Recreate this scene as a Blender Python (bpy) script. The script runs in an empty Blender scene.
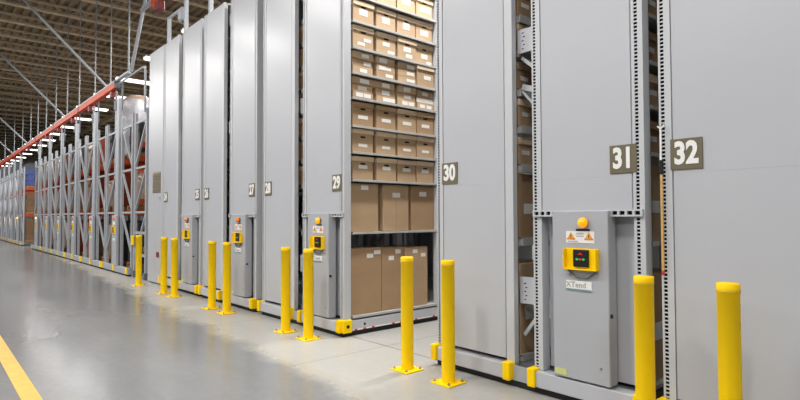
import bpy, math, random
from math import sin, cos, radians as R, pi
from mathutils import Vector, Matrix
random.seed(7)
S = bpy.context.scene
COL = S.collection

# ---------------------------------------------------------------- materials
def lin(c):
    return tuple((x/12.92 if x <= .04045 else ((x+.055)/1.055)**2.4) for x in [v/255 for v in c]) + (1,)

def nodes(name):
    m = bpy.data.materials.new(name); m.use_nodes = True
    nt = m.node_tree
    return m, nt, nt.nodes['Principled BSDF']

def mat(name, rgb, rough=.5, metal=0., var=.06, scale=6., bump=0., spec=.5, stretch=None, emit=None, estr=0.):
    m, nt, b = nodes(name)
    b.inputs['Roughness'].default_value = rough
    b.inputs['Metallic'].default_value = metal
    b.inputs['Specular IOR Level'].default_value = spec
    c = lin(rgb)
    if var > 0:
        tc = nt.nodes.new('ShaderNodeTexCoord'); mp = nt.nodes.new('ShaderNodeMapping')
        if stretch: mp.inputs['Scale'].default_value = stretch
        n = nt.nodes.new('ShaderNodeTexNoise'); n.inputs['Scale'].default_value = scale; n.inputs['Detail'].default_value = 4
        r = nt.nodes.new('ShaderNodeValToRGB')
        r.color_ramp.elements[0].position = .3; r.color_ramp.elements[1].position = .7
        r.color_ramp.elements[0].color = tuple(x*(1-var) for x in c[:3])+(1,)
        r.color_ramp.elements[1].color = tuple(min(1, x*(1+var)) for x in c[:3])+(1,)
        nt.links.new(tc.outputs['Object'], mp.inputs['Vector']); nt.links.new(mp.outputs[0], n.inputs['Vector'])
        nt.links.new(n.outputs['Fac'], r.inputs['Fac']); nt.links.new(r.outputs['Color'], b.inputs['Base Color'])
        if bump:
            bp = nt.nodes.new('ShaderNodeBump'); bp.inputs['Strength'].default_value = bump; bp.inputs['Distance'].default_value = .01
            nt.links.new(n.outputs['Fac'], bp.inputs['Height']); nt.links.new(bp.outputs[0], b.inputs['Normal'])
    else:
        b.inputs['Base Color'].default_value = c
    if emit:
        b.inputs['Emission Color'].default_value = lin(emit); b.inputs['Emission Strength'].default_value = estr
    return m

M = {}
M['panel'] = mat('grey_powder_coat', (182, 184, 190), .31, 0, .015, 1.2, spec=.42)
M['post'] = mat('grey_post_paint', (190, 192, 196), .42, 0, .02, 3)
M['shelf'] = mat('grey_shelf_paint', (180, 179, 176), .45, 0, .04, 4)
M['box_grey'] = mat('control_box_grey', (170, 172, 178), .4, 0, .02, 3)
M['dark'] = mat('gap_and_hole_shade', (28, 28, 29), .7, 0, .1, 8)  # near-black colour standing in for shade under the carriages and in the beam hole
M['slot_shade'] = mat('painted_slot_shade', (22, 22, 24), .9, 0, 0, spec=.1)  # shade inside slots and holes, painted as a near-black colour
M['yellow'] = mat('safety_yellow', (254, 210, 0), .5, 0, .02, 7, spec=.2)
M['yellow_dark'] = mat('yellow_band', (222, 182, 0), .45, 0, .02, 5)
M['bolt'] = mat('zinc_bolt', (170, 168, 165), .35, .7, .05, 30)
M['card'] = mat('brown_cardboard', (176, 148, 116), .75, 0, .06, 3, stretch=(1, 1, 3))
M['card2'] = mat('tan_cardboard', (186, 158, 126), .75, 0, .06, 3, stretch=(1, 1, 3))
M['card3'] = mat('dark_cardboard', (164, 134, 102), .75, 0, .06, 3, stretch=(1, 1, 3))
M['lid'] = mat('lit_cardboard_lid', (212, 188, 158), .72, 0, .05, 4)  # lids coloured lighter than the boxes for the light falling on them
M['tape'] = mat('brown_packing_tape', (198, 160, 116), .3, 0, .03, 6)
M['paper'] = mat('white_paper_label', (228, 226, 222), .6, 0, .02, 30)
M['ink'] = mat('grey_print', (136, 138, 142), .7, 0, 0)
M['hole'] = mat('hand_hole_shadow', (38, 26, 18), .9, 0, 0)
M['sign'] = mat('olive_sign', (106, 98, 78), .5, 0, .02, 6)
M['white'] = mat('white_numeral', (232, 232, 230), .5, 0, 0)
M['orange'] = mat('orange_paint', (206, 70, 8), .5, 0, .06, 3, spec=.3)
M['rack_orange'] = mat('orange_rack_paint', (168, 62, 24), .5, 0, .1, 3)
M['red'] = mat('dark_red_paint', (112, 28, 32), .5, 0, .08, 6)
M['tape_red'] = mat('red_tape', (190, 40, 52), .5, 0, 0)
M['galv'] = mat('galvanised_steel', (166, 170, 176), .5, .1, .06, 8)
M['galv_dark'] = mat('dull_steel', (104, 108, 114), .55, .1, .06, 8)
M['wood'] = mat('pallet_wood', (150, 110, 72), .8, 0, .15, 5, stretch=(1, 6, 6))
M['stick'] = mat('tan_stick', (196, 156, 96), .6, 0, .15, 25)
M['black'] = mat('black_plastic', (22, 22, 24), .4, 0, 0)
M['amber_lit'] = mat('lit_amber_dome', (255, 170, 10), .25, 0, 0, emit=(255, 150, 6), estr=.9)
M['amber_core'] = mat('lit_amber_core', (255, 220, 90), .25, 0, 0, emit=(255, 215, 90), estr=3)
M['amber'] = mat('amber_dome', (240, 128, 30), .25, 0, 0)
M['led_green'] = mat('green_led', (30, 190, 80), .4, 0, 0, emit=(40, 220, 100), estr=.4)
M['led_red'] = mat('red_led', (200, 40, 30), .4, 0, 0, emit=(240, 50, 40), estr=.4)
M['warn'] = mat('warning_orange', (226, 130, 20), .5, 0, 0)
M['warn_yellow'] = mat('warning_yellow', (240, 190, 30), .5, 0, 0)
M['teal'] = mat('teal_print', (110, 140, 150), .5, 0, 0)
M['greenlabel'] = mat('pale_green_label', (196, 204, 130), .5, 0, 0)
M['tube'] = mat('lit_fluorescent_tube', (255, 255, 250), .4, 0, 0, emit=(255, 252, 244), estr=5)
M['joist'] = mat('tan_joist_paint', (206, 190, 158), .6, 0, .06, 3)
M['load_brown'] = mat('brown_load', (112, 84, 58), .75, 0, .18, 3)
M['load_orange'] = mat('rust_load', (140, 58, 26), .7, 0, .2, 4)
M['load_white'] = mat('stretch_wrapped_load', (186, 184, 190), .25, 0, .3, 3, bump=.6)
M['load_dark'] = mat('dark_load', (44, 42, 48), .6, 0, .25, 4)
M['load_blue'] = mat('blue_load', (52, 70, 130), .5, 0, .2, 4)
M['load_tan'] = mat('beige_wrap', (150, 130, 114), .3, 0, .2, 4, bump=.6)
M['vent'] = mat('bronze_grille', (150, 140, 122), .5, .2, .03, 8)
M['line'] = mat('yellow_floor_line', (202, 160, 62), .4, 0, .1, 8)

def floor_mat():
    m, nt, b = nodes('polished_concrete')
    N, L = nt.nodes.new, nt.links.new
    tc = N('ShaderNodeTexCoord')
    sep = N('ShaderNodeSeparateXYZ'); L(tc.outputs['Object'], sep.inputs[0])
    def noise(scale, detail=5, st=(1, 1, 1), rough=.55):
        mp = N('ShaderNodeMapping'); mp.inputs['Scale'].default_value = st; L(tc.outputs['Object'], mp.inputs[0])
        n = N('ShaderNodeTexNoise'); n.inputs['Scale'].default_value = scale; n.inputs['Detail'].default_value = detail
        n.inputs['Roughness'].default_value = rough
        L(mp.outputs[0], n.inputs['Vector']); return n.outputs['Fac']
    def math_(op, a, b_=None, c=None):
        n = N('ShaderNodeMath'); n.operation = op
        for i, v in enumerate((a, b_, c)):
            if v is None: continue
            if isinstance(v, (int, float)): n.inputs[i].default_value = v
            else: L(v, n.inputs[i])
        return n.outputs[0]
    def ramp(f, p0, c0, p1, c1):
        r = N('ShaderNodeValToRGB'); r.color_ramp.elements[0].position = p0; r.color_ramp.elements[1].position = p1
        r.color_ramp.elements[0].color = lin(c0); r.color_ramp.elements[1].color = lin(c1); L(f, r.inputs['Fac']); return r.outputs['Color']
    def mix(f, a, b_, mode='MIX'):
        n = N('ShaderNodeMix'); n.data_type = 'RGBA'; n.blend_type = mode
        if isinstance(f, (int, float)): n.inputs[0].default_value = f
        else: L(f, n.inputs[0])
        for i, v in ((6, a), (7, b_)):
            if isinstance(v, tuple): n.inputs[i].default_value = v
            else: L(v, n.inputs[i])
        return n.outputs[2]
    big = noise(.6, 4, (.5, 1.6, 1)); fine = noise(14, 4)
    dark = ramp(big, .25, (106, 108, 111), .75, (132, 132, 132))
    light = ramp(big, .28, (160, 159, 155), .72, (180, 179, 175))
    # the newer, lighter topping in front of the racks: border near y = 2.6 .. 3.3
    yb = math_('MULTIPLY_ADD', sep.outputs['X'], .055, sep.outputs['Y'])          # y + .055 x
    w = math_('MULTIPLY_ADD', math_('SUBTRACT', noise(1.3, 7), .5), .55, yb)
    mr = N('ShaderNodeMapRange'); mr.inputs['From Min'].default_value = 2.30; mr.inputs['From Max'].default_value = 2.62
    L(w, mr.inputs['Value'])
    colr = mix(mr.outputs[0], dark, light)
    # worn tan edge along the border
    mr2 = N('ShaderNodeMapRange'); mr2.inputs['From Min'].default_value = 2.38; mr2.inputs['From Max'].default_value = 2.64; L(w, mr2.inputs['Value'])
    d = math_('ABSOLUTE', math_('SUBTRACT', mr2.outputs[0], .5)); edge = math_('SUBTRACT', 1.0, math_('MULTIPLY', d, 2.0))
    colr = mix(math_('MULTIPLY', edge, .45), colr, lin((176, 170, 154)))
    colr = mix(.14, colr, ramp(fine, .3, (120, 120, 120), .7, (190, 190, 190)), 'OVERLAY')
    # sawn joints
    def joint(v, period, off, half):
        p = math_('PINGPONG', math_('ADD', v, off), period/2)
        return math_('LESS_THAN', p, half)
    j = joint(sep.outputs['X'], 2.44, 4.7, .006)
    j = math_('MULTIPLY', j, mr.outputs[0])
    g1 = math_('LESS_THAN', math_('ABSOLUTE', math_('SUBTRACT', sep.outputs['Y'], 3.935)), .011)
    g = math_('MAXIMUM', j, g1)
    colr = mix(math_('MULTIPLY', g, .72), colr, lin((70, 68, 66)))
    L(colr, b.inputs['Base Color'])
    rr = N('ShaderNodeMapRange'); rr.inputs['To Min'].default_value = .17; rr.inputs['To Max'].default_value = .34
    L(math_('MULTIPLY_ADD', mr.outputs[0], .55, math_('MULTIPLY', big, .5)), rr.inputs['Value'])
    L(rr.outputs[0], b.inputs['Roughness'])
    b.inputs['Specular IOR Level'].default_value = .5
    bp = N('ShaderNodeBump'); bp.inputs['Strength'].default_value = .02; bp.inputs['Distance'].default_value = .01
    L(fine, bp.inputs['Height']); L(bp.outputs[0], b.inputs['Normal'])
    return m
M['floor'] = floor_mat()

def deck_mat():
    m, nt, b = nodes('ribbed_deck')
    N, L = nt.nodes.new, nt.links.new
    tc = N('ShaderNodeTexCoord'); n = N('ShaderNodeTexNoise'); n.inputs['Scale'].default_value = .8; n.inputs['Detail'].default_value = 5
    r = N('ShaderNodeValToRGB'); r.color_ramp.elements[0].position = .35; r.color_ramp.elements[1].position = .7
    r.color_ramp.elements[0].color = lin((118, 104, 82)); r.color_ramp.elements[1].color = lin((164, 148, 120))
    L(tc.outputs['Object'], n.inputs['Vector']); L(n.outputs['Fac'], r.inputs['Fac']); L(r.outputs['Color'], b.inputs['Base Color'])
    b.inputs['Roughness'].default_value = .7
    return m
M['deck'] = deck_mat()

# ---------------------------------------------------------------- mesh helpers
class MB:
    def __init__(s): s.v = []; s.f = []; s.mi = []; s.smooth = []
    def add(s, vs, fs, mi=0, sm=False):
        o = len(s.v); s.v += [tuple(p) for p in vs]
        for f in fs: s.f.append([i+o for i in f]); s.mi.append(mi); s.smooth.append(sm)
        return s
    def box(s, x0, x1, y0, y1, z0, z1, mi=0):
        if x0 > x1: x0, x1 = x1, x0
        if y0 > y1: y0, y1 = y1, y0
        if z0 > z1: z0, z1 = z1, z0
        v = [(x0,y0,z0),(x1,y0,z0),(x1,y1,z0),(x0,y1,z0),(x0,y0,z1),(x1,y0,z1),(x1,y1,z1),(x0,y1,z1)]
        return s.add(v, [(0,3,2,1),(4,5,6,7),(0,1,5,4),(1,2,6,5),(2,3,7,6),(3,0,4,7)], mi)
    def bbox(s, x0, x1, y0, y1, z0, z1, c, mi=0):
        """box with chamfered edges"""
        c = min(c, (x1-x0)*.45, (y1-y0)*.45, (z1-z0)*.45)
        def ring(z, i): return [(x0+i,y0+c+0*i,z),(x0+c,y0+i,z),(x1-c,y0+i,z),(x1-i,y0+c,z),(x1-i,y1-c,z),(x1-c,y1-i,z),(x0+c,y1-i,z),(x0+i,y1-c,z)]
        r = [[(x0+c,y0+c,z0),(x0+c,y0+c,z0),(x1-c,y0+c,z0),(x1-c,y0+c,z0),(x1-c,y1-c,z0),(x1-c,y1-c,z0),(x0+c,y1-c,z0),(x0+c,y1-c,z0)],
             ring(z0+c,0), ring(z1-c,0),
             [(x0+c,y0+c,z1),(x0+c,y0+c,z1),(x1-c,y0+c,z1),(x1-c,y0+c,z1),(x1-c,y1-c,z1),(x1-c,y1-c,z1),(x0+c,y1-c,z1),(x0+c,y1-c,z1)]]
        vs = sum(r, []); fs = []
        for k in range(3):
            for i in range(8):
                a, b_ = k*8+i, k*8+(i+1) % 8
                fs.append((a, b_, b_+8, a+8))
        fs += [tuple(range(7, -1, -1)), tuple(range(24, 32))]
        return s.add(vs, fs, mi)
    def cyl(s, p0, p1, r0, r1=None, n=16, mi=0, cap=True):
        r1 = r0 if r1 is None else r1
        p0, p1 = Vector(p0), Vector(p1); d = (p1-p0).normalized()
        a = d.orthogonal().normalized(); b_ = d.cross(a)
        o = len(s.v)
        vs = [p0 + (a*cos(2*pi*i/n)+b_*sin(2*pi*i/n))*r0 for i in range(n)] + [p1 + (a*cos(2*pi*i/n)+b_*sin(2*pi*i/n))*r1 for i in range(n)]
        s.add(vs, [(i, (i+1) % n, n+(i+1) % n, n+i) for i in range(n)], mi, True)
        if cap: s.add(vs, [tuple(range(n-1, -1, -1)), tuple(range(n, 2*n))], mi)
        return s
    def bar(s, p0, p1, w, h, mi=0, up=(0, 0, 1)):
        p0, p1 = Vector(p0), Vector(p1); d = (p1-p0).normalized(); up = Vector(up)
        if abs(d.dot(up)) > .98: up = Vector((0, 1, 0))
        a = d.cross(up).normalized()*w/2; b_ = a.cross(d).normalized()*h/2
        vs = [p+q for p in (p0, p1) for q in (-a-b_, a-b_, a+b_, -a+b_)]
        return s.add(vs, [(0,3,2,1),(4,5,6,7),(0,1,5,4),(1,2,6,5),(2,3,7,6),(3,0,4,7)], mi)
    def lathe(s, cx, cy, prof, n=24, mi=0):
        vs = [(cx+r*cos(2*pi*i/n), cy+r*sin(2*pi*i/n), z) for r, z in prof for i in range(n)]
        fs = [(k*n+i, k*n+(i+1) % n, (k+1)*n+(i+1) % n, (k+1)*n+i) for k in range(len(prof)-1) for i in range(n)]
        s.add(vs, fs, mi, True)
        return s
    def dome(s, c, axis, r, n=16, k=6, mi=0):
        c = Vector(c); d = Vector(axis).normalized(); a = d.orthogonal().normalized(); b_ = d.cross(a)
        vs = []
        for j in range(k+1):
            t = j/k*pi/2
            vs += [c + d*(r*sin(t)) + (a*cos(2*pi*i/n)+b_*sin(2*pi*i/n))*r*cos(t)*(1 if j < k else .02) for i in range(n)]
        fs = [(q*n+i, q*n+(i+1) % n, (q+1)*n+(i+1) % n, (q+1)*n+i) for q in range(k) for i in range(n)]
        return s.add(vs, fs, mi, True)
    def build(s, name, mats, parent=None, loc=None):
        me = bpy.data.meshes.new(name)
        if parent is not None and loc is None:
            off = Vector(parent.get('_o', (0, 0, 0)))
            p = parent
            while p.parent: p = p.parent
            off = OFF.get(p.name, Vector((0, 0, 0)))
        else:
            off = Vector((0, 0, 0)) if loc is None else Vector(loc)
        me.from_pydata([tuple(Vector(v)-off) for v in s.v], [], s.f)
        for m in (mats if isinstance(mats, (list, tuple)) else [mats]): me.materials.append(M[m] if isinstance(m, str) else m)
        me.polygons.foreach_set('material_index', s.mi); me.polygons.foreach_set('use_smooth', s.smooth)
        me.update(); me.validate()
        o = bpy.data.objects.new(name, me); COL.objects.link(o)
        if parent is not None:
            o.parent = parent
        elif loc is not None:
            o.location = loc
        return o
OFF = {}
def box(*a): return MB().box(*a)

def tag(o, label=None, cat=None, group=None, kind=None):
    if label: o['label'] = label
    if cat: o['category'] = cat
    if group: o['group'] = group
    if kind: o['kind'] = kind
    return o
def thing(name, label, cat, loc=(0, 0, 0), group=None):
    o = bpy.data.objects.new(name, None); COL.objects.link(o); o.location = loc; o.empty_display_size = .1
    OFF[o.name] = Vector(loc)
    return tag(o, label, cat, group)
def struct(name, mb, m): return tag(mb.build(name, m), kind='structure')

def text(name, s, size, x, y, z, parent, m, sx=1., bold=0., facing='-Y', depth=.002):
    cu = bpy.data.curves.new(name, 'FONT'); cu.body = s; cu.size = size; cu.align_x = 'CENTER'; cu.align_y = 'CENTER'
    cu.offset = bold; cu.extrude = depth; cu.resolution_u = 3; cu.materials.append(M[m])
    tmp = bpy.data.objects.new(name, cu)
    me = bpy.data.meshes.new_from_object(tmp); bpy.data.objects.remove(tmp); bpy.data.curves.remove(cu); me.name = name
    me.materials.clear(); me.materials.append(M[m])
    o = bpy.data.objects.new(name, me); COL.objects.link(o)
    p = parent
    while p.parent: p = p.parent
    off = OFF.get(p.name, Vector((0, 0, 0)))
    o.parent = parent; o.location = Vector((x, y, z))-off
    o.rotation_euler = (pi/2, 0, 0); o.scale = (sx, 1, 1)
    return o

# ---------------------------------------------------------------- camera
H = 1.4604
cam = bpy.data.cameras.new('camera'); co = bpy.data.objects.new('camera', cam); COL.objects.link(co); S.camera = co
yaw, pit, rol = R(41.442), R(1.699), R(.186)
rt = Vector((sin(yaw), cos(yaw), 0)); fw = Vector((-cos(yaw)*cos(pit), sin(yaw)*cos(pit), sin(pit))); up = rt.cross(fw)
r2 = rt*cos(rol)-up*sin(rol); u2 = rt*sin(rol)+up*cos(rol)
co.matrix_world = Matrix(((r2.x, u2.x, -fw.x, 0), (r2.y, u2.y, -fw.y, 0), (r2.z, u2.z, -fw.z, H), (0, 0, 0, 1)))
cam.sensor_width = 36; cam.lens = 540.47/800*36; cam.clip_end = 400; cam.clip_start = .05

# ---------------------------------------------------------------- setting
struct('floor', MB().box(-95, 9, -14, 34, -.2, 0), 'floor')
HC = 9.1
mb = MB()
y = -14.
prof = [(0, 0), (.1, 0), (.14, .11), (.26, .11), (.3, 0)]
while y < 34:
    for (a, za), (b_, zb) in zip(prof[:-1], prof[1:]):
        mb.add([(-95, y+a, HC+.35+za), (9, y+a, HC+.35+za), (9, y+b_, HC+.35+zb), (-95, y+b_, HC+.35+zb)], [(0, 3, 2, 1)])
    y += .3
mb.box(-95, 9, -14, 34, HC+.47, HC+.6)
struct('ceiling', mb, 'deck')
k = 0
x = -21.5+2.15*14
while x > -94:
    mb = MB()
    mb.box(x-.1, x+.1, -14, 34, HC, HC+.07).box(x-.07, x+.07, -14, 34, HC+.29, HC+.35)
    y = -14.
    if x > -48:
        i = 0
        while y < 33.5:
            mb.bar((x, y, HC+.05), (x, y+.45, HC+.3), .018, .018); mb.bar((x, y+.45, HC+.3), (x, y+.9, HC+.05), .018, .018); y += .9
    k += 1
    struct('trim_%d' % k, mb, 'joist'); x -= 2.15
# girders along the aisle
for yy in (-5.5, 10.5, 22):
    k += 1
    struct('trim_%d' % k, MB().box(-95, 9, yy-.1, yy+.1, HC-.28, HC-.24).box(-95, 9, yy-.012, yy+.012, HC-.28, HC).box(-95, 9, yy-.1, yy+.1, HC-.04, HC-.001), 'joist')
for i, xx in enumerate((-32.6, -28.9)):
    tag(MB().box(xx-.11, xx+.11, 10.42, 10.44, 0, HC-.28).box(xx-.11, xx+.11, 10.56, 10.58, 0, HC-.28).box(xx-.01, xx+.01, 10.44, 10.56, 0, HC-.28).build('building_column', 'joist'),
        'tan steel building column rising behind the grey shelving, %s of two' % ('left', 'right')[i], 'column', 'tan building columns')
# yellow line on the aisle floor
tag(MB().box(-60, 3, .615, .745, 0, .003).build('floor_line', 'line'), 'yellow painted line on the grey aisle floor at the lower left', 'floor line')

# ---------------------------------------------------------------- lights
def fixture(x, y, z, lamp, energy=150):
    t = thing('ceiling_light', None, 'ceiling light', (x, y, z), 'fluorescent fixtures over the racks')
    L = .72
    MB().box(x-.17, x+.17, y-L, y+L, z+.02, z+.07).build('housing', 'white', t)
    MB().bbox(x-.16, x+.16, y-L+.02, y+L-.02, z-.05, z+.02, .03).build('lit_diffuser', 'tube', t)
    for s in (-.45, .45):
        MB().cyl((x, y+s, z+.07), (x, y+s, HC+.02), .004, n=5).build('hanger_wire', 'galv_dark', t)
    if lamp:
        l = bpy.data.lights.new('lamp', 'AREA'); l.shape = 'RECTANGLE'; l.size = .34; l.size_y = 1.4; l.energy = energy
        l.color = (1, .98, .95)
        o = bpy.data.objects.new('lamp', l); COL.objects.link(o); o.location = (x, y, z-.07)
    return t
xs = [-23.55+3.7*i for i in range(7, -14, -1)]
ordn = ['nearest', 'second nearest', 'third nearest', 'fourth nearest', 'fifth nearest', 'sixth nearest', 'seventh nearest', 'eighth nearest', 'ninth nearest', 'tenth nearest',
        'eleventh nearest', 'twelfth nearest', 'thirteenth nearest', 'fourteenth nearest', 'fifteenth nearest', 'sixteenth nearest', 'seventeenth nearest', 'eighteenth nearest', 'nineteenth nearest', 'twentieth nearest', 'farthest']
t = fixture(-4.3, 4.4, 7.0, True, 350); t['label'] = 'unseen fluorescent fixture added over the open aisle to brighten its cartons'  # extra fixture out of view, added to brighten the aisle's cartons and floor
for i, x in enumerate(xs):
    t = fixture(x+(.75 if x > -6 else 0), 6.4, 7.0, x > -46, 380 if -6 < x < -3 else 330)
    t['label'] = 'white fluorescent fixture hung over the racks behind the orange rail, %s of its row' % ordn[i]
for i, x in enumerate([q+.9 for q in xs[:14]]):
    t = fixture(x, -.3, 7.0, True, 300)
    t['label'] = 'white fluorescent fixture hung over the main aisle, %s of its row' % ordn[i]
for i, x in enumerate([q+.9 for q in xs[:8]]):
    t = fixture(x, -7.2, 7.0, True, 260)
    t['label'] = 'white fluorescent fixture of the far row across the main aisle, %s of its row' % ordn[i]

w = bpy.data.worlds.new('world'); S.world = w; w.use_nodes = True
bg = w.node_tree.nodes['Background']; bg.inputs['Color'].default_value = (.92, .96, 1, 1); bg.inputs['Strength'].default_value = .17

# ---------------------------------------------------------------- record shelving carriages
YF = 3.83
YB = YF + 4.25
TOP = 5.15
SH = [.235, 1.265, 1.92, 2.265, 2.595, 2.945, 3.26, 3.58, 3.91, 4.24, 4.57, 4.9]

def post(parent, xa, xb, hole_x, y0=YF, z0=.19, holes=True, depth=.1, outer=1):
    """slotted upright: hollow channel whose front face carries a column of holes"""
    mb = MB(); y1 = y0+depth; t = .006
    if holes:
        hw, hh, pt = .0125, .009, .0272
        mb.box(xa, hole_x-hw, y0, y0+t, z0, TOP).box(hole_x+hw, xb, y0, y0+t, z0, TOP)
        z = z0; n = int((TOP-z0)/pt)
        for i in range(n+1):
            zz0 = z0+i*pt; zz1 = min(zz0+pt-2*hh, TOP)
            if zz1 <= zz0: break
            mb.box(hole_x-hw, hole_x+hw, y0, y0+t, zz0, zz1)
        mb.box(xa+t, xb-t, y0+.012, y0+.016, z0, TOP, 1)  # dark plate just behind the holes stands in for the shade inside
    else:
        mb.box(xa, xb, y0, y0+t, z0, TOP)
    mb.box(xa, xa+t, y0+t, y1, z0, TOP).box(xb-t, xb, y0+t, y1, z0, TOP)
    mb.box(xa+t, xb-t, y1-t, y1, z0, TOP)
    return mb.build('upright_post', ['post', 'slot_shade'], parent)

def number_sign(parent, s, cx, cz=1.872):
    sg = MB().bbox(cx-.102, cx+.102, YF-.0045, YF+.005, cz-.104, cz+.104, .002).build('number_sign', 'sign', parent)
    sg['label'] = 'olive sign plate reading %s' % s
    text('numeral', s, .205, cx, YF-.0065, cz, sg, 'white', .76, .008)
    return sg

def control(parent, xa, xb, lit):
    cx0, cx1 = xa+.225, xb-.245; yf = 3.765; c = (cx0+cx1)/2
    bx = MB().bbox(cx0, cx1, yf, YF+.05, .205, 1.497, .006).build('control_box', 'box_grey', parent)
    lc = c+.045
    dm = MB().cyl((lc, yf, 1.405), (lc, yf-.022, 1.405), .034, n=18).build('light_collar', 'black', bx)
    d = MB().dome((lc, yf-.02, 1.405), (0, -1, 0), .04).build('warning_light', 'amber_lit' if lit else 'amber', bx)
    d['label'] = 'lit amber dome light' if lit else 'orange dome light'
    MB().box(lc-.07, lc+.045, yf-.003, yf, 1.342, 1.358).build('black_caption', 'black', bx)
    p = c-.11; q = c+.125
    wl = MB().box(p, q, yf-.003, yf, 1.25, 1.34).build('warning_label', 'paper', bx)
    for s in (p+.043, q-.043):
        MB().add([(s-.027, yf-.0045, 1.288), (s+.027, yf-.0045, 1.288), (s, yf-.0045, 1.332)], [(0, 1, 2)]).box(s-.036, s+.036, yf-.0045, yf-.003, 1.274, 1.286) \
            .build('warning_triangle', 'warn', wl)
        MB().add([(s-.02, yf-.0055, 1.291), (s+.02, yf-.0055, 1.291), (s, yf-.0055, 1.325)], [(0, 1, 2)]).build('triangle_field', 'warn_yellow', wl)
        MB().box(s-.004, s+.004, yf-.0066, yf-.0055, 1.294, 1.314).build('triangle_mark', 'black', wl)
    mb = MB()
    for zz in (1.322, 1.31, 1.298): mb.box(c-.025, c+.04, yf-.004, yf-.003, zz, zz+.004)
    for zz in (1.262, 1.256): mb.box(p+.015, p+.10, yf-.004, yf-.003, zz, zz+.003)
    mb.build('small_print', 'ink', wl)
    # yellow channel shaped bracket with a black keypad
    p = c-.112; q = c+.16
    br = MB().box(p, q, yf-.006, yf, 1.055, 1.21).box(p, p+.006, yf-.05, yf-.006, 1.06, 1.205).box(q-.006, q, yf-.05, yf-.006, 1.06, 1.205) \
        .box(p, q, yf-.05, yf-.006, 1.048, 1.056).build('keypad_bracket', 'yellow', bx)
    kp = MB().bbox(c-.04, c+.085, yf-.028, yf-.006, 1.07, 1.2, .004).build('keypad', 'black', bx)
    kc = c+.0225; ky = yf-.03
    MB().add([(kc-.042, ky, 1.128), (kc-.024, ky, 1.117), (kc-.024, ky, 1.139)], [(0, 1, 2)]).box(kc-.025, kc-.015, ky, ky+.002, 1.124, 1.132).build('green_arrow', 'led_green', kp)
    MB().add([(kc+.042, ky, 1.128), (kc+.024, ky, 1.139), (kc+.024, ky, 1.117)], [(0, 1, 2)]).box(kc+.015, kc+.025, ky, ky+.002, 1.124, 1.132).build('green_arrow', 'led_green', kp)
    MB().cyl((kc, ky+.002, 1.128), (kc, ky-.001, 1.128), .009, n=14).build('red_button', 'led_red', kp)
    MB().box(kc-.02, kc+.02, ky, ky+.002, 1.163, 1.167).box(kc-.008, kc+.008, ky, ky+.002, 1.17, 1.177).build('red_caption', 'led_red', kp)
    MB().cyl((c-.08, yf-.012, 1.03), (c-.02, yf-.012, .99), .006, n=8).cyl((c-.02, yf-.012, .99), (c+.07, yf-.012, .99), .006, n=8).cyl((c+.07, yf-.012, .99), (c+.13, yf-.012, 1.03), .006, n=8) \
        .cyl((c-.08, yf-.012, 1.03), (c-.08, yf-.012, 1.056), .006, n=8).cyl((c+.13, yf-.012, 1.03), (c+.13, yf-.012, 1.056), .006, n=8).build('cable_loop', 'galv_dark', bx)
    MB().cyl((c-.09, yf, 1.01), (c-.09, yf-.006, 1.01), .015, n=14).cyl((c+.14, yf, 1.01), (c+.14, yf-.006, 1.01), .015, n=14).build('grommet', 'galv', bx)
    p = c-.115; q = c+.10
    pl = MB().bbox(p, q, yf-.004, yf, .885, .96, .001).build('name_plate', 'paper', bx)
    MB().box(p, q, yf-.006, yf-.004, .885, .899).build('teal_stripe', 'teal', pl)
    text('plate_lettering', 'XTend', .06, c-.03, yf-.005, .929, pl, 'ink', 1.0, 0, depth=.0008)
    MB().box(cx0+.012, cx0+.115, yf-.003, yf, .222, .268).build('green_label', 'greenlabel', bx)
    MB().cyl((cx1-.07, yf, .33), (cx1-.07, yf-.006, .33), .009, n=12).build('lock_knob', 'bolt', bx)
    MB().cyl((cx1+.0, yf+.03, .72), (cx1+.008, yf+.03, .72), .016, n=12).build('side_latch', 'black', bx)
    return bx

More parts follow.
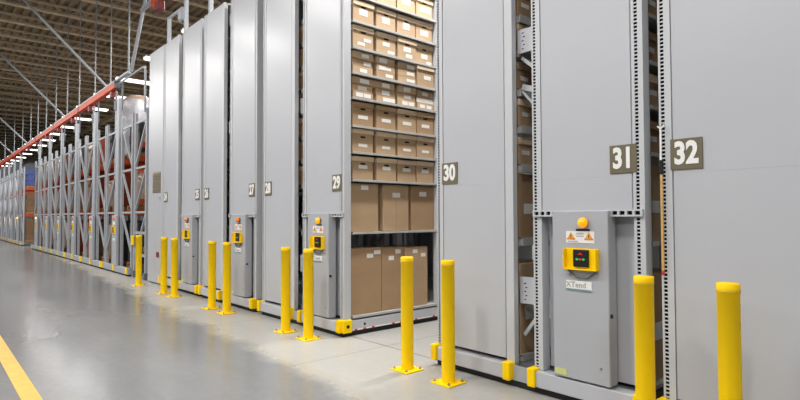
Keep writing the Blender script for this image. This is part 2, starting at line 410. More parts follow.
def rack(parent, xa, xb, sign=None, odd=False, near=True, sides=(True, True), shelves=SH):
    pw = .082
    post(parent, xa, xa+pw, xa+.026, holes=near)
    post(parent, xb-pw, xb, xb-.05, holes=near and odd, depth=.1 if odd else .06)
    for yy in (YF+1.6, YF+2.9, YB-.1):
        for px in (xa, xb-pw):
            MB().box(px, px+pw, yy, yy+.1, .19, TOP).build('upright_post', 'post', parent)
    a, b_ = xa+pw+.001, xb-pw-.001
    def sheet(z0, z1, y):
        mb = MB().bbox(a+.006, b_-.012, y, y+.03, z0, z1, .0012)
        mb.box(a, b_, y+.012, y+.028, z0, z1)
        return mb
    if odd:
        sheet(1.748, TOP, YF+.004).build('end_panel', 'panel', parent)
        sheet(1.50, 1.748, YF+.004).build('end_panel', 'panel', parent)
        sheet(.215, 1.45, YF+.1).build('lower_panel', 'panel', parent)
        # slotted rail across the front
        mb = MB().box(xa+.01, xb-.01, YF-.022, YF-.001, 1.492, 1.504).box(xa+.01, xb-.01, YF-.022, YF-.001, 1.452, 1.464)
        mb.box(xa+.01, xb-.01, YF-.004, YF-.001, 1.464, 1.492, 1)  # dark backing paints the shade in the rail's slots
        n = 16
        for i in range(n+1):
            xx = xa+.01+(xb-xa-.038)*i/n
            mb.box(xx, xx+.018, YF-.022, YF-.004, 1.464, 1.492)
        mb.build('slotted_rail', ['post', 'slot_shade'], parent)
    else:
        sheet(1.748, TOP, YF+.004).build('end_panel', 'panel', parent)
        sheet(.222, 1.748, YF+.004).build('end_panel', 'panel', parent)
    MB().box(xa, xb, YF+.04, YB, TOP-.03, TOP).build('top_cover', 'post', parent)
    for z in shelves:
        MB().box(xa+.012, xb-.012, YF+.135, YB-.02, z-.012, z-.002).box(xb-.05, xb-.006, YF+.135, YB-.1, z-(.028 if odd else .07), z).box(xa+.006, xa+.05, YF+.135, YB-.1, z-.028, z).build('shelf', 'shelf', parent)
    # cross braces on the flue side of the shelves
    c = xa+.03 if odd else xb-.085
    for z0, z1 in (((.3, 1.24), (1.95, 2.93), (3.3, 4.2)) if odd else ()):
        MB().bar((c, YF+.15, z0), (c, YF+1.45, z1), .02, .03).build('back_brace', 'galv_dark', parent)
        MB().bar((c+.021, YF+1.45, z0), (c+.021, YF+.15, z1), .02, .03).build('back_brace', 'galv_dark', parent)
    MB().bbox(xa, xb, YB, YB+.03, .2, TOP, .004).build('rear_light_block', 'panel', parent)  # unseen closing panel, added to keep light out of the shelves
    if sign:
        number_sign(parent, sign, xb-.155 if odd else xa+.175)

def bumper(parent, x0, x1, y0=3.755):
    mb = MB().bbox(x0, x1, y0, y0+.115, .055, .208, .008)
    return mb.build('bumper', 'yellow', parent)

def carriage(label, racks, lit, near=True, open_side=False, extra=None):
    xa, xb = racks[0][0], racks[-1][1]
    t = thing('mobile_shelving_carriage', label, 'shelving', ((xa+xb)/2, YF, 0), 'numbered grey mobile shelving carriages')
    MB().box(xa+.0, xb-.02, 3.825, YB, 0.0, .066).build('gap_shade_skirt', 'dark', t)  # dark body filling the gap under the base, painted as its shade
    for (ra, rb, _, _) in racks:
        f = MB().bbox(ra+.046, rb-.082, 3.775, 3.83, .06, .19, .006)
        f.box(ra+.01, rb-.01, 3.825, 3.9, .067, .185)
        f.build('base_beam', 'panel', t)
        bumper(t, ra-.03, ra+.045); bumper(t, rb-.081, rb-.004)
    MB().box(xa+.01, xb-.01, 3.9, YB, .067, .186).build('base_frame', 'galv_dark', t)
    if len(racks) > 1:
        # the flue between the two racks: link beam below, perforated plates above
        fa, fb = racks[0][1], racks[1][0]
        MB().box(fa-.01, fb+.01, 3.815, 3.835, .055, .18).cyl((fb-.045, 3.815, .115), (fb-.045, 3.808, .115), .016, n=12).build('link_beam', 'galv', t)
        for z0, z1 in ((.70, .93), (2.89, 3.10), (4.75, 4.95)):
            mb = MB().box(fa-.005, fb+.005, 3.925, 3.935, z0, z1)
            for i, zz in enumerate([z0+.03+.035*j for j in range(5)]):
                mb.box(fa+.04+(.012 if i % 2 else 0), fa+.058+(.012 if i % 2 else 0), 3.922, 3.925, zz, zz+.008, 1)  # holes drawn as dark chips, their shade put into the colour
            mb.build('link_plate', ['post', 'slot_shade'], t)
        MB().bar((fa+.01, 3.97, .42), (fb-.01, 3.97, .66), .02, .03).build('flue_brace', 'post', t)
        MB().bar((fa+.01, 3.97, 2.86), (fb-.01, 3.97, 2.70), .02, .03).bar((fa+.01, 3.97, 2.60), (fb-.01, 3.97, 2.54), .02, .05).bar((fa+.01, 3.97, 2.56), (fb-.01, 3.97, 2.36), .02, .02).build('flue_brace', 'post', t)
    for (a, b_, s, odd) in racks:
        rack(t, a, b_, s, odd, near)
        if odd: control(t, a, b_, lit)
    if open_side:
        sb = MB().box(xb-.012, xb+.0, 3.9, YB, .062, .186).cyl((xb, 4.14, .125), (xb+.004, 4.14, .125), .016, n=14, mi=1).build('side_beam', ['post', 'dark'], t)
        tp = MB(); y = 3.98; i = 0
        tp.box(xb, xb+.004, 3.96, YB-.1, .062, .078, 0)
        while y < YB-.3:
            if i % 5 != 3: tp.box(xb+.001, xb+.0055, y, y+.045, .06, .079, 1)
            y += .135 if i % 5 != 2 else .2
            i += 1
        tp.build('safety_tape', ['paper', 'tape_red'], sb)
        b = MB().bbox(xb-.012, xb+.03, 3.80, 3.93, .05, .205, .006).build('bumper', 'yellow', t)
        MB().cyl((xb+.03, 3.865, .128), (xb+.034, 3.865, .128), .022, n=16).build('sensor_hole', 'black', b)
    return t

C30 = carriage('grey double shelving carriage with signs 30 and 31, lit amber light on its control box', [(-3.782, -2.858, '30', False), (-2.655, -1.718, '31', True)], True)
C28 = carriage('grey double shelving carriage with signs 28 and 29, cartons open to the aisle', [(-7.46, -6.53, '28', False), (-6.31, -5.36, '29', True)], True, True, True)
C32 = carriage('grey shelving carriage with sign 32 at the right edge of the photo', [(-1.612, -.66, '32', False), (-.5, .44, None, False)], False)
C26 = carriage('grey double shelving carriage with signs 26 and 27, orange light unlit', [(-9.77, -8.88, '26', False), (-8.63, -7.66, '27', True)], False)
C24 = carriage('grey double shelving carriage with signs 24 and 25, farthest of the numbered ones', [(-11.96, -11.07, '24', False), (-10.86, -9.88, '25', True)], False)

# end cabinet with vent grille
t = thing('end_cabinet', 'plain grey shelving end with a louvred vent, beside the pallet racks', 'cabinet', (-12.5, YF, 0))
MB().bbox(-12.97, -12.0, YF, YF+.05, .02, 5.17, .01).build('end_panel', 'panel', t)
MB().box(-12.96, -12.01, YF+.05, YB, .0, 5.15).build('cabinet_body', 'panel', t)
mb = MB().box(-12.63, -12.11, YF-.006, YF, 1.985, 2.44)
for i in range(12): mb.bbox(-12.62, -12.12, YF-.022, YF-.006, 2.0+i*.035, 2.018+i*.035, .003)
v = mb.build('vent_grille', 'vent', t)
MB().box(-12.35, -12.19, YF-.01, YF, .585, .695).build('red_plate', 'red', t)
MB().box(-12.25, -12.13, YF-.01, YF, 1.87, 1.89).box(-12.15, -12.13, YF-.012, YF, 1.8, 1.89).build('door_latch', 'galv', t)

# ---------------------------------------------------------------- cartons
def carton(label, x1, y0, y1, z0, h, depth=.4, style='record', mt='card', group='cartons on rack 29', labels=((.5, .32, .3, .14),), hole=.66, skew=0., tapeline=False):
    """carton whose front faces +X at x1; y0..y1 along the shelf"""
    dx = random.uniform(-.012, .008); x1 += dx
    yc = (y0+y1)/2
    o = thing('record_box' if style == 'record' else ('flat_carton' if style == 'flat' else 'tall_carton'), label, 'box', (x1-depth/2, yc, z0), group)
    w = y1-y0
    lidh = .06 if style == 'record' else 0
    body = MB().bbox(x1-depth, x1, y0+.003, y1-.003, z0+.001, z0+h-(.012 if lidh else 0), .003)
    body.build('carton_body', mt, o)
    if lidh:
        MB().bbox(x1-depth-.01, x1+.014, y0-.003, y1+.003, z0+h-lidh, z0+h, .003).build('lid', 'lid' if mt != 'card3' else mt, o)
    else:
        mb = MB().box(x1-depth/2-.025, x1-depth/2+.025, y0+.004, y1-.004, z0+h, z0+h+.0008)
        mb.build('packing_tape', 'tape', o)
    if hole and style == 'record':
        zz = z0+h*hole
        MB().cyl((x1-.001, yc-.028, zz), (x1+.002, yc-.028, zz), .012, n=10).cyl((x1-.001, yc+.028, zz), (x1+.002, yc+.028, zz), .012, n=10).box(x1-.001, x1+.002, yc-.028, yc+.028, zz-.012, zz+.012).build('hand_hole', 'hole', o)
    for (fy, fz, lw, lh) in labels:
        cy, cz = y0+w*fy, z0+h*fz
        lw, lh = lw*w*.58, lh*h*.58
        if style != 'record': lh = max(lh, .018)
        mb = MB().box(x1, x1+.002, cy-lw, cy+lw, cz-lh, cz+lh)
        mb.build('paper_label', 'paper', o)
    if tapeline:
        MB().box(x1, x1+.0012, yc-.006, yc+.004, z0+.02, z0+h*.66).build('seam_tape', 'card3', o)
    return o

XO = -5.405
COLS = [(3.992, 4.325), (4.374, 4.708), (4.736, 5.072), (5.083, 5.406)]
LV = ['bottom', 'second', 'third', 'fourth', 'fifth', 'sixth', 'seventh', 'eighth', 'ninth', 'tenth', 'eleventh', 'twelfth']
CN = ['leftmost', 'second from left', 'third from left', 'rightmost']
# two shelves of tall cartons
for i, (a, b_) in enumerate([(3.965, 4.463), (4.467, 4.86), (4.864, 5.29)]):
    carton('tall brown carton on the bottom shelf of the open rack, %s of three' % ['leftmost', 'middle', 'rightmost'][i], XO-.01, a, b_, .236, .80+[.02, .01, .0][i], .45, 'tall', ['card3', 'card3', 'card'][i],
           labels=[((.62, .88, .18, .055), (.86, .93, .18, .055)), ((.42, .83, .2, .06), (.72, .93, .2, .06)), ((.44, .93, .18, .055), (.8, .86, .18, .055))][i], tapeline=(i == 1))
for i, (a, b_) in enumerate([(3.97, 4.418), (4.492, 4.94), (4.986, 5.43)]):
    carton('tall brown carton on the second shelf of the open rack, %s of three' % ['leftmost', 'middle', 'rightmost'][i], XO-.01, a, b_, 1.266, .605, .45, 'tall', ['card', 'card', 'card3'][i],
           labels=[((.5, .92, .22, .08),), ((.5, .78, .26, .09),), ((.5, .82, .26, .09),)][i], tapeline=(i == 1))
def recs(lv, z, mts, labs, hole=.66, h=.292):
    for i, (a, b_) in enumerate(COLS):
        carton('%s record box, %s on the %s shelf up of the open rack' % ('lidded' if mts[i] != 'card3' else 'darker lidded', CN[i], LV[lv]), XO, a, b_, z+.001, h, .4, 'record', mts[i], labels=labs[i], hole=hole)
small = ((.5, .3, .36, .11),)
recs(2, 1.92, ['card']*4, [((.5, .55, .36, .14),)]*4, .68)
recs(3, 2.265, ['card']*4, [small]*4)
recs(4, 2.595, ['card3', 'card3', 'card', 'card3'], [((.5, .38, .4, .13),)]*4, .72, .30)
recs(7, 3.58, ['card2']*4, [((.4, .22, .3, .13), (.7, .42, .3, .13)), ((.5, .5, .3, .16), (.75, .16, .3, .12)), ((.5, .5, .34, .2), (.6, .2, .3, .16)), ((.5, .4, .32, .2), (.78, .12, .26, .12))], .74, .28)
recs(8, 3.91, ['card2']*4, [((.5, .5, .34, .26),), ((.5, .46, .34, .26),), ((.5, .5, .3, .3),), ((.5, .42, .4, .24),)], .74, .27)
recs(9, 4.24, ['card2']*4, [((.5, .5, .34, .22),), ((.6, .5, .34, .26),), ((.5, .55, .4, .3),), ((.55, .42, .5, .24),)], .76, .27)
recs(10, 4.57, ['card2']*4, [((.5, .5, .34, .22),), ((.6, .5, .34, .26),), ((.5, .55, .4, .3),), ((.55, .42, .5, .24),)], .76, .27)
# shelves of flat cartons
VT = ['bottom', 'middle', 'top']
def stack(lv, z, a, b_, hs, col, labs=None):
    zz = z+.001
    for j, h in enumerate(hs):
        lb = labs[j] if labs else ((.62+random.uniform(-.1, .12), .5, .3, .42),)
        carton('%s flat carton of the %s stack, %s shelf up of the open rack' % (VT[j] if len(hs) == 3 else ['lower', 'upper'][j], col, LV[lv]), XO+random.uniform(-.01, .004), a+random.uniform(0, .006), b_-random.uniform(0, .006), zz, h, .42, 'flat',
               random.choice(['card', 'card2', 'card2']), labels=lb)
        zz += h+.002
W2 = ((.32, .5, .3, .5), (.7, .5, .3, .5))
stack(6, 3.26, COLS[0][0], COLS[0][1], (.092, .09, .09), 'leftmost')
stack(6, 3.26, COLS[1][0], COLS[1][1]-.01, (.09, .09, .095), 'second from left', [((.68, .5, .34, .4),), ((.3, .5, .3, .5), (.62, .45, .26, .3)), ((.35, .5, .36, .5),)])
stack(6, 3.26, COLS[2][0]+.01, COLS[2][1], (.092, .092, .095), 'third from left', [((.7, .5, .4, .36),), ((.7, .5, .36, .4),), ((.72, .5, .36, .5),)])
carton('lidded record box at the right end of the seventh shelf up, beside flat carton stacks', XO+.01, COLS[3][0], COLS[3][1], 3.261, .29, .4, 'record', 'card', labels=((.6, .45, .36, .16),), hole=0)
stack(5, 2.945, COLS[0][0], COLS[0][1], (.088, .088), 'leftmost', [W2, ((.5, .5, .36, .5),)])
carton('wide flat carton lying on top across the two leftmost stacks, sixth shelf up', XO, COLS[0][0], COLS[1][1]-.02, 3.126, .09, .42, 'flat', 'card', labels=((.27, .5, .18, .5), (.78, .5, .16, .5)))
stack(5, 2.945, COLS[1][0], COLS[1][1], (.085, .09), 'second from left', [((.66, .5, .56, .5),), ((.5, .5, .34, .5),)])
stack(5, 2.945, COLS[2][0], COLS[2][1], (.085, .09, .095), 'third from left', [((.4, .5, .26, .5), (.74, .5, .26, .5)), ((.55, .5, .34, .4),), ((.5, .5, .32, .5),)])
stack(5, 2.945, COLS[3][0]+.01, COLS[3][1]+.01, (.08, .085, .1), 'rightmost', [((.3, .5, .26, .5), (.7, .5, .26, .5)), ((.5, .5, .9, .6),), ((.5, .5, .3, .4),)])

# cartons glimpsed in the narrow gaps
def gap_cartons(xface, who, group, levels, tall=()):
    for lv, z, h in levels:
        st = 'record' if h < .4 else 'tall'
        carton('brown carton end in the narrow gap %s, %s shelf up' % (who, LV[lv]), xface-.045, YF+.14, YF+.14+(.33 if h < .4 else .45), z+.001, h, .4, st, random.choice(['card', 'card3']),
               group=group, labels=((.35, .45, .3, .14),), hole=0)
reg = [(i, SH[i], .24 if i > 1 else [.8, .57][i]) for i in range(10)]
gap_cartons(-1.718, 'behind the hanging stick', 'cartons in the gap beside the hanging stick', reg)
gap_cartons(-2.858, 'left of the nearest control box', 'cartons in the gap left of the nearest control box', reg)
gap_cartons(-6.53, 'just left of the open rack', 'cartons in the gap left of the open rack', reg[2:9])

# measuring stick hanging beside panel 32
t = thing('hanging_stick', 'thin tan stick with black grip hanging from a hook left of sign 32', 'tool', (-1.588, 3.80, 1.0), None)
MB().bbox(-1.599, -1.581, 3.797, 3.81, 1.08, 1.74, .003).build('stick_shaft', 'stick', t)
MB().bbox(-1.602, -1.578, 3.794, 3.813, 1.74, 1.84, .004).build('grip', 'black', t)
MB().cyl((-1.590, 3.80, 1.84), (-1.588, 3.80, 2.06), .006, n=8).build('cord', 'white', t)
MB().cyl((-1.612, 3.80, 2.075), (-1.59, 3.80, 2.055), .0055, n=8).cyl((-1.59, 3.80, 2.055), (-1.565, 3.80, 2.08), .0055, n=8).cyl((-1.572, 3.829, 2.072), (-1.572, 3.795, 2.072), .005, n=8).build('hook', 'white', t)
MB().bbox(-1.599, -1.581, 3.797, 3.81, 1.05, 1.08, .003).build('red_tip', 'tape_red', t)

# ---------------------------------------------------------------- bollards
def bollard():
    t = thing('bollard', None, 'bollard', (0, 0, 0), 'yellow steel bollards')
    r = .0595; h = 1.07
    MB().lathe(0, 0, [(r, .012), (r, h-.035), (r+.0015, h-.034), (r+.0015, h-.03)], 28).build('pipe', 'yellow', t)
    MB().lathe(0, 0, [(r+.0015, h-.05), (r+.003, h-.048), (r+.003, h-.036), (r+.0015, h-.034)], 28).build('collar_band', 'yellow_dark', t)
    MB().lathe(0, 0, [(r+.001, h-.034), (r+.001, h-.003), (r-.002, h), (.0005, h+.001)], 28).build('cap', 'yellow', t)
    p = .112
    bp = MB().bbox(-p, p, -p, p, 0, .014, .003).build('base_plate', 'yellow', t)
    for sx in (-1, 1):
        for sy in (-1, 1):
            MB().cyl((sx*.085, sy*.085, .014), (sx*.085, sy*.085, .026), .013, n=6).cyl((sx*.085, sy*.085, .026), (sx*.085, sy*.085, .036), .007, n=8).build('anchor_bolt', 'bolt', t)
    return t
B0 = bollard()
BL = [(-1.09, 'nearest yellow bollard, at the right edge in front of sign 32'), (-1.575, 'yellow bollard in front of the narrow gap between signs 31 and 32'),
      (-3.30, 'yellow bollard standing in front of sign 30 panel'), (-3.835, 'yellow bollard in the mouth of the open aisle, left of sign 30'),
      (-5.59, 'yellow bollard in front of the control box below sign 29'), (-6.13, 'yellow bollard in front of the gap between signs 28 and 29'),
      (-7.90, 'yellow bollard under sign 27, right one of that pair'), (-8.46, 'yellow bollard between signs 26 and 27, left one of that pair'),
      (-10.18, 'yellow bollard near sign 25, right one of that pair'), (-10.75, 'yellow bollard near sign 24, left one of that pair'),
      (-12.36, 'farthest yellow bollard, in front of the vented grey panel')]
for i, (x, lb) in enumerate(BL):
    if i == 0: b = B0
    else:
        b = B0.copy(); COL.objects.link(b)
        for ch in B0.children:
            c = ch.copy(); COL.objects.link(c); c.parent = b
    b.location = (x, 3.472, 0); b['label'] = lb

# ---------------------------------------------------------------- pallet rack carriages beyond
PB = YF+2.9
def frame(parent, xa, xb, top, flip, y=YF+.03):
    """upright frame across the carriage end: two posts, rails and diagonals"""
    for px in (xa, xb):
        MB().box(px-.036, px+.036, y, y+.06, .16, top).build('rack_post', 'galv', parent)
        MB().box(px-.036, px+.036, y+1.3, y+1.37, .16, top).build('rack_post', 'galv_dark', parent)
    zs = [.3, 1.57, 2.64, 3.75]
    for z in zs[1:]: MB().box(xa+.045, xb-.045, y+.015, y+.045, z-.025, z+.025).build('cross_rail', 'galv', parent)
    for z0, z1 in zip(zs[:-1], zs[1:]):
        a, b_ = (xa+.05, xb-.05) if not flip else (xb-.05, xa+.05)
        zt = z1-.05; zb = max(z0+.08, z1-1.0)
        MB().bar((a, y+.03, zt), (b_, y+.03, zb), .045, .045).build('diagonal_brace', 'galv', parent)

LOADM = ['load_brown', 'load_orange', 'load_white', 'load_brown', 'load_dark', 'load_tan', 'load_orange', 'load_blue']
LOADN = {'load_brown': 'brown carton', 'load_orange': 'rust coloured', 'load_white': 'white wrapped', 'load_dark': 'dark', 'load_tan': 'beige wrapped', 'load_blue': 'blue'}
def load(xc, yc, z, m, h, where, w=.46):
    p = thing('pallet', 'wooden pallet, ' + where, 'pallet', (xc, yc, z), 'pallets in the pallet racks')
    mb = MB()
    for s in (-.42, 0, .42): mb.box(xc+s*w/.46-.04, xc+s*w/.46+.04, yc-.5, yc+.5, z+.02, z+.1)
    for i in range(6): mb.box(xc-w, xc+w, yc-.5+i*.18, yc-.5+i*.18+.1, z+.1, z+.122)
    for i in (0, 2.5, 5): mb.box(xc-w, xc+w, yc-.5+i*.18, yc-.5+i*.18+.1, z, z+.02)
    mb.build('pallet_boards', 'wood', p)
    l = thing('wrapped_load' if 'wrapped' in LOADN[m] else 'pallet_load', '%s load, %s' % (LOADN[m], where), 'load', (xc, yc, z+.122), 'loads in the pallet racks')
    mb = MB(); z0 = z+.123
    if 'wrapped' in LOADN[m]:
        n = 20; prof = [(.95, 0), (1, .06), (.98, .35), (1.0, .58), (.94, .76), (.78, .9), (.45, .98), (.0, 1)]
        vs = []
        for s, q in prof:
            for i in range(n):
                a = 2*pi*i/n; cx, sx_ = cos(a), sin(a)
                e = max(abs(cx), abs(sx_))**.75
                j = 1+random.uniform(-.03, .03)
                vs.append((xc+.43*s*j*cx/e, yc+.47*s*j*sx_/e, z0+h*q+random.uniform(0, .02)*(q > .5)))
        fs = [(k*n+i, k*n+(i+1) % n, (k+1)*n+(i+1) % n, (k+1)*n+i) for k in range(len(prof)-1) for i in range(n)] + [tuple(range(n-1, -1, -1))]
        if h > 1.6:
            cut = n*5
            mb.add(vs, fs[:cut]+fs[-1:], 0, True); mb.build('stretch_wrap', m, l)
            MB().add(vs[cut:], [[i-cut for i in f] for f in fs[cut:-1]], 0, True).build('tan_top_cover', 'load_tan', l)
        else:
            mb.add(vs, fs, 0, True); mb.build('stretch_wrap', m, l)
    else:
        rows = 3; hh = h/rows
        for r in range(rows):
            for i in range(2):
                for j in range(3):
                    d = random.uniform(.003, .015)
                    mb.bbox(xc-.43+i*.43+d, xc+i*.43-d*.4, yc-.47+j*.313+d, yc-.47+(j+1)*.313-d*.4, z0+r*hh, z0+(r+1)*hh-.006, .006)
        mb.build('stacked_cartons', m, l)

def pallet_carriage(i, x1, label, detail=True, lit=False, width=2.54, far=False):
    x0 = x1-width
    t = thing('pallet_rack_carriage', label, 'pallet rack', ((x0+x1)/2, YF, 0), 'mobile pallet rack carriages')
    MB().box(x0+.01, x1-.01, 3.80, PB, 0, .05).build('gap_shade_skirt', 'dark', t)  # black filler for the shaded gap below the base beam
    MB().bbox(x0, x1, 3.775, 3.85, .045, .2, .006).box(x0, x1, 3.85, 3.93, .05, .16).build('base_beam', 'galv', t)
    MB().box(x0, x0+.12, 3.93, PB, .05, .16).box(x1-.12, x1, 3.93, PB, .05, .16).box((x0+x1)/2-.1, (x0+x1)/2+.1, 3.93, PB, .05, .16).build('base_frame', 'galv_dark', t)
    xm = (x0+x1)/2
    for xx in (x0+.06, xm, x1-.06):
        MB().bbox(xx-.06, xx+.06, 3.75, 3.776, .06, .215, .006).build('bumper', 'yellow', t)
    frame(t, x1-.06, x1-.99, 4.05, False) if False else frame(t, x1-.99, x1-.06, 4.05, False)
    frame(t, x0+.06, x0+.99, 4.05, True)
    # tall sheet-metal duct with the control box in front
    dx = x1-1.27
    MB().box(dx-.12, dx+.12, 3.83, 3.90, .2, 4.6).build('cable_duct', 'galv', t)
    MB().box(dx+.04, dx+.08, 3.90, 3.94, 4.3, 5.02).build('pickup_arm', 'galv_dark', t)
    cb = MB().bbox(dx-.2, dx+.24, 3.765, 3.829, .2, 1.5, .006).build('control_box', 'box_grey', t)
    MB().dome((dx+.02, 3.765, 1.42), (0, -1, 0), .045, 12, 4).build('warning_light', 'amber_core' if lit else 'amber', cb)
    MB().box(dx-.09, dx+.12, 3.762, 3.765, 1.26, 1.34).build('warning_label', 'paper', cb)
    MB().box(dx-.1, dx+.13, 3.745, 3.765, 1.02, 1.22).build('keypad_bracket', 'yellow', cb)
    MB().box(dx-.035, dx+.065, 3.74, 3.745, 1.04, 1.2).build('keypad', 'black', cb)
    MB().box(dx-.08, dx+.1, 3.762, 3.765, .84, .9).build('name_plate', 'paper', cb)
    # junction box on top
    MB().bbox(dx-.45, dx-.25, 3.84, 3.95, 4.35, 4.62, .01).box(dx-.26, dx-.16, 3.86, 3.9, 4.45, 4.5).build('junction_box', 'galv_dark', t)
    MB().box(dx-.66, dx-.6, 3.92, 3.97, .2, 4.92).build('conduit_post', 'galv', t)
    for lv in (1.62, 2.98):
        for xx in (x0+.06, x0+.99, x1-.99, x1-.06):
            MB().box(xx-.03, xx+.03, 3.93, PB-.02, lv-.12, lv).build('pallet_beam', 'rack_orange', t)
    for xx in (x0+.06, x0+.99, x1-.99, x1-.06):
        MB().box(xx-.045, xx+.045, PB-.09, PB-.02, .16, 4.05).build('rack_post', 'galv_dark', t)
    return t

LB = ['nearest pallet rack carriage, beside the farthest bollard', 'second pallet rack carriage from the grey record shelving', 'third pallet rack carriage from the grey record shelving',
      'fourth pallet rack carriage from the grey record shelving', 'fifth pallet rack carriage from the grey record shelving', 'sixth pallet rack carriage, last before the gap with stored cartons']
lev = [(.2, 1.15), (1.62, 1.1), (2.98, .95)]
LN = ['bottom level', 'middle level', 'top level']
for i in range(6):
    x1 = -14.35-2.6*i
    pallet_carriage(i, x1, LB[i], lit=(i == 5))
    for j, xc in enumerate((x1-.525, x1-2.015)):
        for q, (z, h) in enumerate(lev):
            m = random.choice(['load_orange', 'load_brown', 'load_tan']) if q == 1 else random.choice(LOADM)
            if q == 2: m = random.choice(['load_white', 'load_brown', 'load_tan', 'load_dark', 'load_orange'])
            hh = h+random.uniform(-.25, .0)
            if i == 0 and j == 1 and q == 2: m, hh = 'load_white', 1.8
            load(xc, 4.5, z+.002 if q else .162, m, hh, '%s of the %s pallet rack carriage, %s side' % (LN[q], ['nearest', 'second', 'third', 'fourth', 'fifth', 'sixth'][i], ['right', 'left'][j]), .42)
LB2 = ['first pallet rack carriage beyond the gap with stored cartons', 'second pallet rack carriage beyond the gap with stored cartons', 'third pallet rack carriage beyond the gap', 'fourth pallet rack carriage beyond the gap',
       'fifth pallet rack carriage beyond the gap', 'sixth pallet rack carriage beyond the gap', 'seventh pallet rack carriage beyond the gap', 'farthest pallet rack carriage at the left edge']
for i in range(8):
    x1 = -33.6-2.6*i
    pallet_carriage(i, x1, LB2[i], lit=(i == 0))
    if i < 1:
        for q, (z, h) in enumerate(lev):
            for yy in (4.5, 5.85):
                load(x1-.525, yy, z+.002 if q else .162, ['load_brown', 'load_brown', 'load_blue'][q] if yy < 5 else ['load_orange', 'load_brown', 'load_white'][q], h-.1,
                     '%s beside the gap of stored cartons, %s' % (LN[q], 'in front' if yy < 5 else 'behind'), .42)

# static end rack next to the vented panel
t = thing('static_pallet_rack', 'narrow steel pallet rack frame between the farthest bollard and the pallet rack carriages', 'pallet rack', (-13.7, YF, 0))
frame(t, -14.16, -13.28, 4.0, True, YF+.03)
for xx in (-14.16, -13.28): MB().box(xx-.06, xx+.06, YF, YF+.12, 0, .16).build('foot_plate', 'galv_dark', t)
for xx in (-14.16, -13.28): MB().box(xx-.06, xx+.06, YF+1.32, YF+1.42, 0, .16).build('foot_plate', 'galv_dark', t)
for lv in (.6, 1.9, 3.3):
    for xx in (-14.16, -13.28): MB().box(xx-.03, xx+.03, YF+.1, YF+1.33, lv-.12, lv).build('pallet_beam', 'rack_orange', t)
for z in (.55, 1.08): MB().box(-14.1, -13.3, YF+.045, YF+.075, z-.03, z+.03).build('cross_rail', 'galv', t)
MB().bbox(-14.23, -14.09, YF-.02, YF+.03, .78, 1.0, .01).build('yellow_box', 'yellow', t)
MB().cyl((-13.28, YF, 3.9), (-13.28, YF, 4.9), .025, n=8).cyl((-13.28, YF, 4.9), (-13.4, YF, 4.98), .025, n=8).cyl((-13.4, YF, 4.98), (-15.4, YF, 4.98), .025, n=8).build('conduit', 'galv', t)
for z, m, h in ((.602, 'load_brown', .95), (1.902, 'load_tan', 1.1), (3.302, 'load_white', 1.62)):
    load(-13.72, 4.56, z, m, h, '%s, in the narrow rack beside the vented grey panel' % {.602: 'lowest', 1.902: 'middle', 3.302: 'topmost'}[z], .42)

# ---------------------------------------------------------------- overhead power rails, rods and braces
YR = YF
t = thing('power_rail', 'long orange overhead rail running above the pallet racks', 'overhead rail', (-30, YR, 5))
x = -15.7; i = 0
while x > -62:
    MB().bbox(x-4.45, x, YR-.07, YR+.06, 4.89, 5.07, .01).build('rail_segment', 'orange', t)
    MB().box(x-.06, x+.02, YR-.08, YR+.07, 4.89, 5.085).build('splice_plate', 'galv_dark', t)
    x -= 4.5
MB().box(-62, -14.6, YR-.05, YR+.045, 5.07, 5.12).build('top_channel', 'galv', t)
x = -16.2
while x > -45:
    MB().bbox(x-.11, x+.11, YR-.05, YR+.05, 4.7, 4.89, .02).build('collector_trolley', 'red', t); x -= 2.6
t2 = thing('power_rail', 'short orange overhead rail high above the numbered grey shelving', 'overhead rail', (-11, YR, 6.3))
for x in (-9.2, -7.0, -4.8):
    MB().bbox(x-2.15 if x > -9 else -12.75, x, YR-.06, YR+.06, 6.2, 6.34, .01).build('rail_segment', 'orange', t2)
MB().box(-13.6, -4.8, YR-.045, YR+.045, 6.34, 6.4).build('top_channel', 'galv', t2)
for x in (-12.3, -11.4, -10.2):
    MB().bbox(x-.14, x+.14, YR-.07, YR+.07, 5.98, 6.2, .02).build('collector_trolley', 'red', t2)
def rod(x, z0, label, r=.02, y=YR):
    tag(MB().cyl((x, y, z0), (x, y, HC+.01), r, n=8).build('hanger_rod', 'galv'), label, 'hanger rod', 'thin rods hanging the orange rail')
RN = ['nearest', 'second', 'third', 'fourth', 'fifth', 'sixth', 'seventh', 'eighth', 'ninth', 'tenth', 'eleventh', 'twelfth']
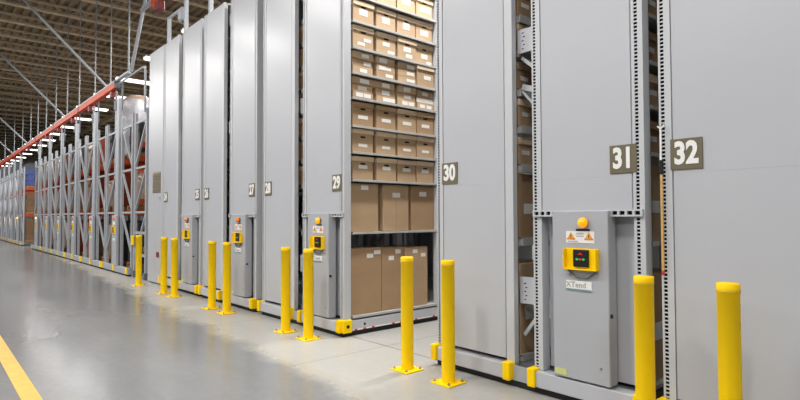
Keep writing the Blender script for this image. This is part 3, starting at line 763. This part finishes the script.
for i, x in enumerate([-14.66, -16.4, -18.2, -20.4, -22.4, -24.6, -26.8, -29, -31.2, -34, -37.4, -42]):
    rod(x, 5.12, 'thin vertical steel rod from ceiling to the long orange rail, %s from the shelving' % RN[i], .022 if i == 0 else .017)
def brace(p0, p1, label, r=.035):
    tag(MB().cyl(p0, p1, r, n=10).build('sway_brace', 'galv'), label, 'sway brace', 'slanted braces of the overhead rails')
for i, x in enumerate([-16.8, -22.8, -32.2, -38, -44]):
    d = HC+.02-5.14
    brace((x, YR-.02, 5.14), (x, YR-.02-d, HC+.02), 'slanted steel brace from the long orange rail up over the aisle, %s of five' % ['nearest', 'second', 'third', 'fourth', 'farthest'][i])
brace((-14.62, YR+.05, 5.13), (-14.62+1.1*2.65, YR+.05, HC+.02), 'steep steel brace joining the ends of the two orange rails to the ceiling', .04)

# posts and pick-up boxes on top of the grey shelving
def pickup(x, x2, z1, label, boxed):
    t = thing('pickup_post', label, 'post', (x, YF, TOP))
    MB().box(x-.035, x+.035, YF+.05, YF+.12, TOP, z1).build('post_tube', 'galv', t)
    if boxed:
        MB().bar((x, YF+.085, z1-.02), (x2, YF+.085, z1-.02), .04, .04).build('cross_arm', 'galv', t)
        MB().bbox(x2-.1, x2+.1, YF+.02, YF+.16, z1-.3, z1-.04, .02).build('junction_box', 'galv', t)
        MB().cyl((x2, YF+.09, z1-.3), (x2, YF+.09, z1-.34), .03, n=10).build('cable_gland', 'black', t)
pickup(-11.93, -11.14, 5.76, 'thin post with arm and junction box on the shelving top above sign 24', True)
pickup(-10.93, 0, 6.2, 'thin bare post on the shelving top between signs 24 and 25', False)
pickup(-9.68, 0, 6.2, 'thin bare post on the shelving top above sign 26', False)

# ---------------------------------------------------------------- colour management
vs = S.view_settings
S.display_settings.display_device = 'sRGB'
vs.view_transform = 'Standard'; vs.look = 'None'; vs.exposure = -0.56; vs.gamma = 1; vs.use_curve_mapping = False
S.cycles.use_denoising = True
S.cycles.max_bounces = 6; S.cycles.diffuse_bounces = 4; S.cycles.glossy_bounces = 3
S.cycles.sample_clamp_indirect = 6
bpy.context.view_layer.update()
